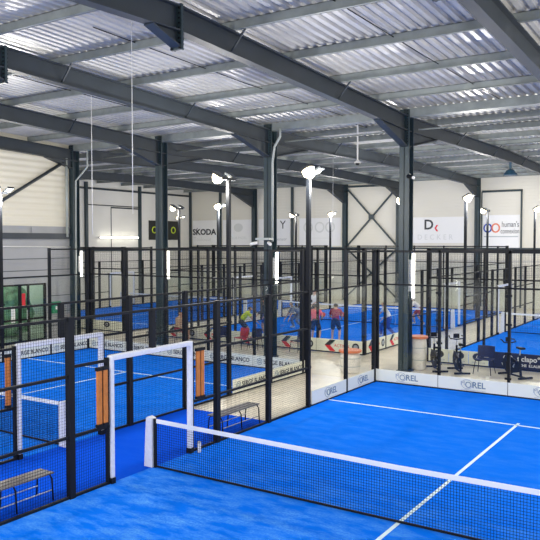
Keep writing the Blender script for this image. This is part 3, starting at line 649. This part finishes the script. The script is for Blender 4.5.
# ---------------------------------------------------------------- people
def person(label, loc, rz, J, shirt, legs, shoe, hair, sleeve=.6, long_legs=False, cap=None):
    """J: joints (local, facing +Y). One skinned body; clothes are shells taken from it."""
    V = []; R = []; E = []; B = []
    def v(p, r): V.append(Vector(p)); R.append(r); return len(V)-1
    def seg(a, b, lab): E.append((a, b)); B.append((a, b, lab))
    pel = v(J['pel'], .135); wa = v(Vector(J['pel']).lerp(Vector(J['chest']), .5), .12); ch = v(J['chest'], .145)
    nk = v(J['neck'], .055); hd0 = Vector(J['head']); hf = (hd0-Vector(J['neck'])).normalized()
    h1 = v(hd0 - hf*.03, .085); h2 = v(hd0 + hf*.06, .088)
    seg(pel, wa, 'torso'); seg(wa, ch, 'torso'); seg(ch, nk, 'neck'); seg(nk, h1, 'head'); seg(h1, h2, 'head')
    for s, n in ((-1, 'l'), (1, 'r')):
        sh = v(J['sh'+n], .062); el = v(J['el'+n], .042); wr = v(J['wr'+n], .028); seg(ch, sh, 'torso'); seg(sh, el, 'uarm'); seg(el, wr, 'farm')
        d = (Vector(J['wr'+n])-Vector(J['el'+n])).normalized(); pm = v(Vector(J['wr'+n])+d*.07, .03); seg(wr, pm, 'hand')
        side = d.cross(Vector((0, 0, 1)));
        if side.length < .2: side = Vector((0, 1, 0))
        side.normalize()
        curl = d.cross(side).normalized()
        for k, ln in enumerate((.065, .08, .075, .055)):
            o = side*(.033-.022*k)
            a = v(V[pm]+o*.8+d*.03, .01); b = v(V[a]+d*ln*.55+curl*.01, .009); c_ = v(V[b]+d*ln*.3+curl*.03, .008)
            seg(pm, a, 'hand'); seg(a, b, 'hand'); seg(b, c_, 'hand')
        a = v(V[wr].lerp(V[pm], .5)+side*.045, .012); b = v(V[a]+d*.035+side*.015, .01); seg(pm, a, 'hand'); seg(a, b, 'hand')
        hp = v(Vector(J['hp'+n]), .098); kn = v(J['kn'+n], .062); cf = v(Vector(J['kn'+n]).lerp(Vector(J['an'+n]), .35), .058); an = v(J['an'+n], .038); seg(pel, hp, 'hip'); seg(hp, kn, 'thigh'); seg(kn, cf, 'calf'); seg(cf, an, 'calf')
        hl = v(Vector(J['an'+n])+Vector((0, -.03, -.04)), .035); to = v(J['to'+n], .032); seg(an, hl, 'foot'); seg(hl, to, 'foot')
    me = bpy.data.meshes.new('b'); me.from_pydata(V, E, []); o = bpy.data.objects.new('b', me); C.objects.link(o)
    sk = o.modifiers.new('s', 'SKIN'); sk.use_smooth_shade = True
    for i, r in enumerate(R): me.skin_vertices[0].data[i].radius = (r, r)
    me.skin_vertices[0].data[0].use_root = True
    ss = o.modifiers.new('u', 'SUBSURF'); ss.levels = 2; ss.render_levels = 2
    bpy.context.view_layer.update()
    bme = bpy.data.meshes.new_from_object(o.evaluated_get(bpy.context.evaluated_depsgraph_get())); bpy.data.objects.remove(o)
    root = local(thing('person', label, 'person', loc, rz))
    def near(p):
        best = None
        for a, b, lab in B:
            A, D = V[a], V[b]-V[a]; tt = max(0, min(1, (p-A).dot(D)/max(1e-9, D.length_squared))); r = R[a]+(R[b]-R[a])*tt
            dd = (p-(A+D*tt)).length - r
            if best is None or dd < best[0]: best = (dd, lab, tt)
        return best[1], best[2]
    labs = [near(Vector(p.center)) for p in bme.polygons]; nrm = [Vector(x.normal) for x in bme.vertices]
    bme.materials.clear(); bme.materials.append(M['skin'])
    for p in bme.polygons: p.use_smooth = True
    bo = bpy.data.objects.new('body', bme); C.objects.link(bo); bo.parent = root
    def shell(name, test, off, m):
        fs = [p for i, p in enumerate(bme.polygons) if test(labs[i][0], labs[i][1], Vector(p.center))]
        if not fs: return
        idx = {}; vs = []; nf = []
        for p in fs:
            r = []
            for vi in p.vertices:
                if vi not in idx: idx[vi] = len(vs); vs.append(bme.vertices[vi].co + nrm[vi]*off)
                r.append(idx[vi])
            nf.append(r)
        sm = bpy.data.meshes.new(name); sm.from_pydata(vs, [], nf); sm.materials.append(m)
        for p in sm.polygons: p.use_smooth = True
        so = bpy.data.objects.new(name, sm); C.objects.link(so); so.parent = root
        sd = so.modifiers.new('t', 'SOLIDIFY'); sd.thickness = .008; sd.offset = 0
    shell('shirt', lambda l, t_, c_: l == 'torso' or (l == 'neck' and t_ < .45) or (l == 'uarm' and t_ < sleeve) or (l == 'farm' and sleeve > 1), .014, shirt)
    shell('trousers' if long_legs else 'shorts', lambda l, t_, c_: l == 'hip' or (l == 'thigh' and (long_legs or t_ < .75)) or (long_legs and l == 'calf') or (l == 'torso' and (c_-V[0]).length < .15), .02, legs)
    shell('shoes', lambda l, t_, c_: l == 'foot', .012, shoe)
    fw = Vector((0, 1, 0)); hc = V[h1].lerp(V[h2], .5)
    shell('cap' if cap else 'hair', lambda l, t_, c_: l == 'head' and ((c_-hc).dot(hf) > .03 or ((c_-hc).dot(fw) < .01 and (c_-hc).dot(hf) > -.07)), .014, cap or hair)
    fc = MB(); up = hf; f2 = (fw - up*fw.dot(up)).normalized(); sd_ = up.cross(f2)
    fc.tube([hc+f2*.08+up*.005, hc+f2*.112-up*.03], [.008, .016], 6).build('nose', M['skin'], root)
    for s in (-1, 1):
        MB().tube([hc+f2*.078+sd_*s*.033+up*.012, hc+f2*.092+sd_*s*.033+up*.012], .011, 8).build('eye', M['hairD'], root)
        MB().tube([hc+sd_*s*.082-up*.02, hc+sd_*s*.1-up*.0], [.02, .026], 8).build('ear', M['skin'], root)
    MB().tube([hc+f2*.085-sd_*.022-up*.058, hc+f2*.092-up*.06, hc+f2*.085+sd_*.022-up*.058], .007, 6).build('mouth', M['red'], root)
    return root
def pose(lean=.0, crouch=.0, armr=(0.25, .3, 1.0), arml=(-.25, .25, 1.0), spread=.14, step=0.0):
    ph = .95-crouch; P_ = Vector((0, -crouch*.5, ph)); dirv = Vector((0, math.sin(lean), math.cos(lean)))
    ch_ = P_+dirv*.38; nk_ = P_+dirv*.53; hd = nk_ + Vector((0, math.sin(lean*.5), math.cos(lean*.5)))*.15
    J = dict(pel=P_, chest=ch_, neck=nk_, head=hd)
    for s, n, arm in ((-1, 'l', arml), (1, 'r', armr)):
        sh = P_+dirv*.46+Vector((s*.19, 0, 0)); wr = Vector(arm)
        mid = sh.lerp(wr, .5); d = (wr-sh); bend = max(0, .29**2-(d.length/2)**2)**.5
        el = mid+Vector((s*.5, -.4, -.6)).normalized()*bend*.8
        J['sh'+n] = sh; J['el'+n] = el; J['wr'+n] = wr; J['hp'+n] = P_+Vector((s*.095, 0, -.04))
        an = Vector((s*spread, s*step, .08)); hpv = J['hp'+n]; m_ = hpv.lerp(an, .5); L_ = (hpv-an).length; bd = max(0, .44**2-(L_/2)**2)**.5
        J['kn'+n] = m_+Vector((s*.15, 1, 0)).normalized()*bd; J['an'+n] = an; J['to'+n] = an+Vector((s*.02, .17, -.045))
    return J
wc = cloth('cloth_white', (.8, .78, .74)); yc = cloth('cloth_yellow', (.62, .75, .03)); pc = cloth('cloth_pink', (.9, .16, .22)); mc = cloth('cloth_maroon', (.3, .012, .06)); dk = cloth('cloth_dark', (.02, .03, .06)); gc = cloth('cloth_grey', (.2, .22, .25)); bc = cloth('cloth_blue', (.01, .05, .3)); tn = cloth('cloth_tan', (.6, .42, .3))
person('person in a yellow-green shirt leaning forward on the middle back court', (-9.1, 15.75, 0), -.9, pose(.75, .14, (.25, .65, .75), (-.2, .6, .6), .26, .15), yc, dk, wc, M['hairD'])
person('person in a dark top standing left of the column with the downpipe', (-8.6, 16.9, 0), 2.6, pose(.1, .0, (.3, .25, 1.0), (-.25, .2, .95)), dk, bc, wc, M['hairD'], 1.2)
person('person in dark grey bending low at the far left of the middle court', (-9.0, 20.4, 0), 2.4, pose(.9, .2, (.3, .6, .45), (-.3, .55, .5), .28, .15), gc, gc, wc, M['hairD'], .9, True)
person('person in a pale top standing far back on the middle court', (-9.8, 23.5, 0), 2.8, pose(.1, .05, (.3, .3, 1.0), (-.25, .3, 1.0)), wc, dk, wc, M['hairD'])
person('person in a bright pink shirt half hidden by a fence post', (-5.75, 16.4, 0), .3, pose(.2, .06, (.18, .42, 1.0), (-.18, .42, 1.0), .15), pc, dk, wc, M['hairD'])
person('person in a maroon shirt and dark shorts seen from behind', (-5.1, 17.0, 0), .35, pose(.15, .05, (.2, .38, 1.0), (-.2, .38, 1.0), .15), mc, dk, wc, M['hairD'])
person('person in a white shirt and blue trousers walking on the middle court', (-4.0, 20.0, 0), 2.1, pose(.5, .1, (.25, .55, .85), (-.25, .3, .8), .14, .3), wc, bc, wc, M['hairD'], .6, True)
person('person in a white shirt with red bib bending right of the thick column', (-4.6, 25.3, 0), 2.1, pose(.85, .1, (.25, .7, .8), (-.2, .6, .6), .2, .2), wc, mc, wc, M['hairD'], .6, False, wc)
# seated spectator on a bench behind the left court
bench((-10.9, 13.6, 0), 'bench behind the left court with a seated spectator', 1.3)
Js = pose(.25, .0, (.2, .42, .62), (-.2, .42, .62)); dz = Vector((0, -.12, -.41))
for k_ in ('pel', 'chest', 'neck', 'head', 'shl', 'shr', 'hpl', 'hpr'): Js[k_] = Js[k_] + dz
for s, n in ((-1, 'l'), (1, 'r')): Js['kn'+n] = Vector((s*.14, .34, .53)); Js['an'+n] = Vector((s*.14, .36, .08)); Js['to'+n] = Vector((s*.15, .54, .035)); Js['el'+n] = Vector((s*.27, .08, .68)); Js['wr'+n] = Vector((s*.17, .32, .6))
person('person in a tan top seated on a bench behind the left court', (-10.88, 13.6, 0), -PI/2, Js, tn, mc, wc, M['hairD'], 1.2)
def racket(loc, rz, tilt, label):
    t = local(thing('padel_racket', label, 'racket', loc, rz)); t.rotation_euler = (tilt, 0, rz)
    MB().prism([(.12*math.cos(i*PI/10), .28+.14*math.sin(i*PI/10)) for i in range(20)], -.018, .018, lambda a, b, d: (a, d, b)).build('face', M['redc'], t, bevel=.005)
    MB().tube([(0, 0, -.08), (0, 0, .08)], .016, 8).build('grip', M['black'], t); MB().bar((0, 0, .08), (-.07, 0, .17), .02).bar((0, 0, .08), (.07, 0, .17), .02).build('throat', M['black'], t)
racket((-5.72, 16.9, .95), .3, -.9, 'red racket held by the person in the pink shirt')
racket((-5.03, 17.42, .95), .35, -.9, 'red racket held by the person in maroon')
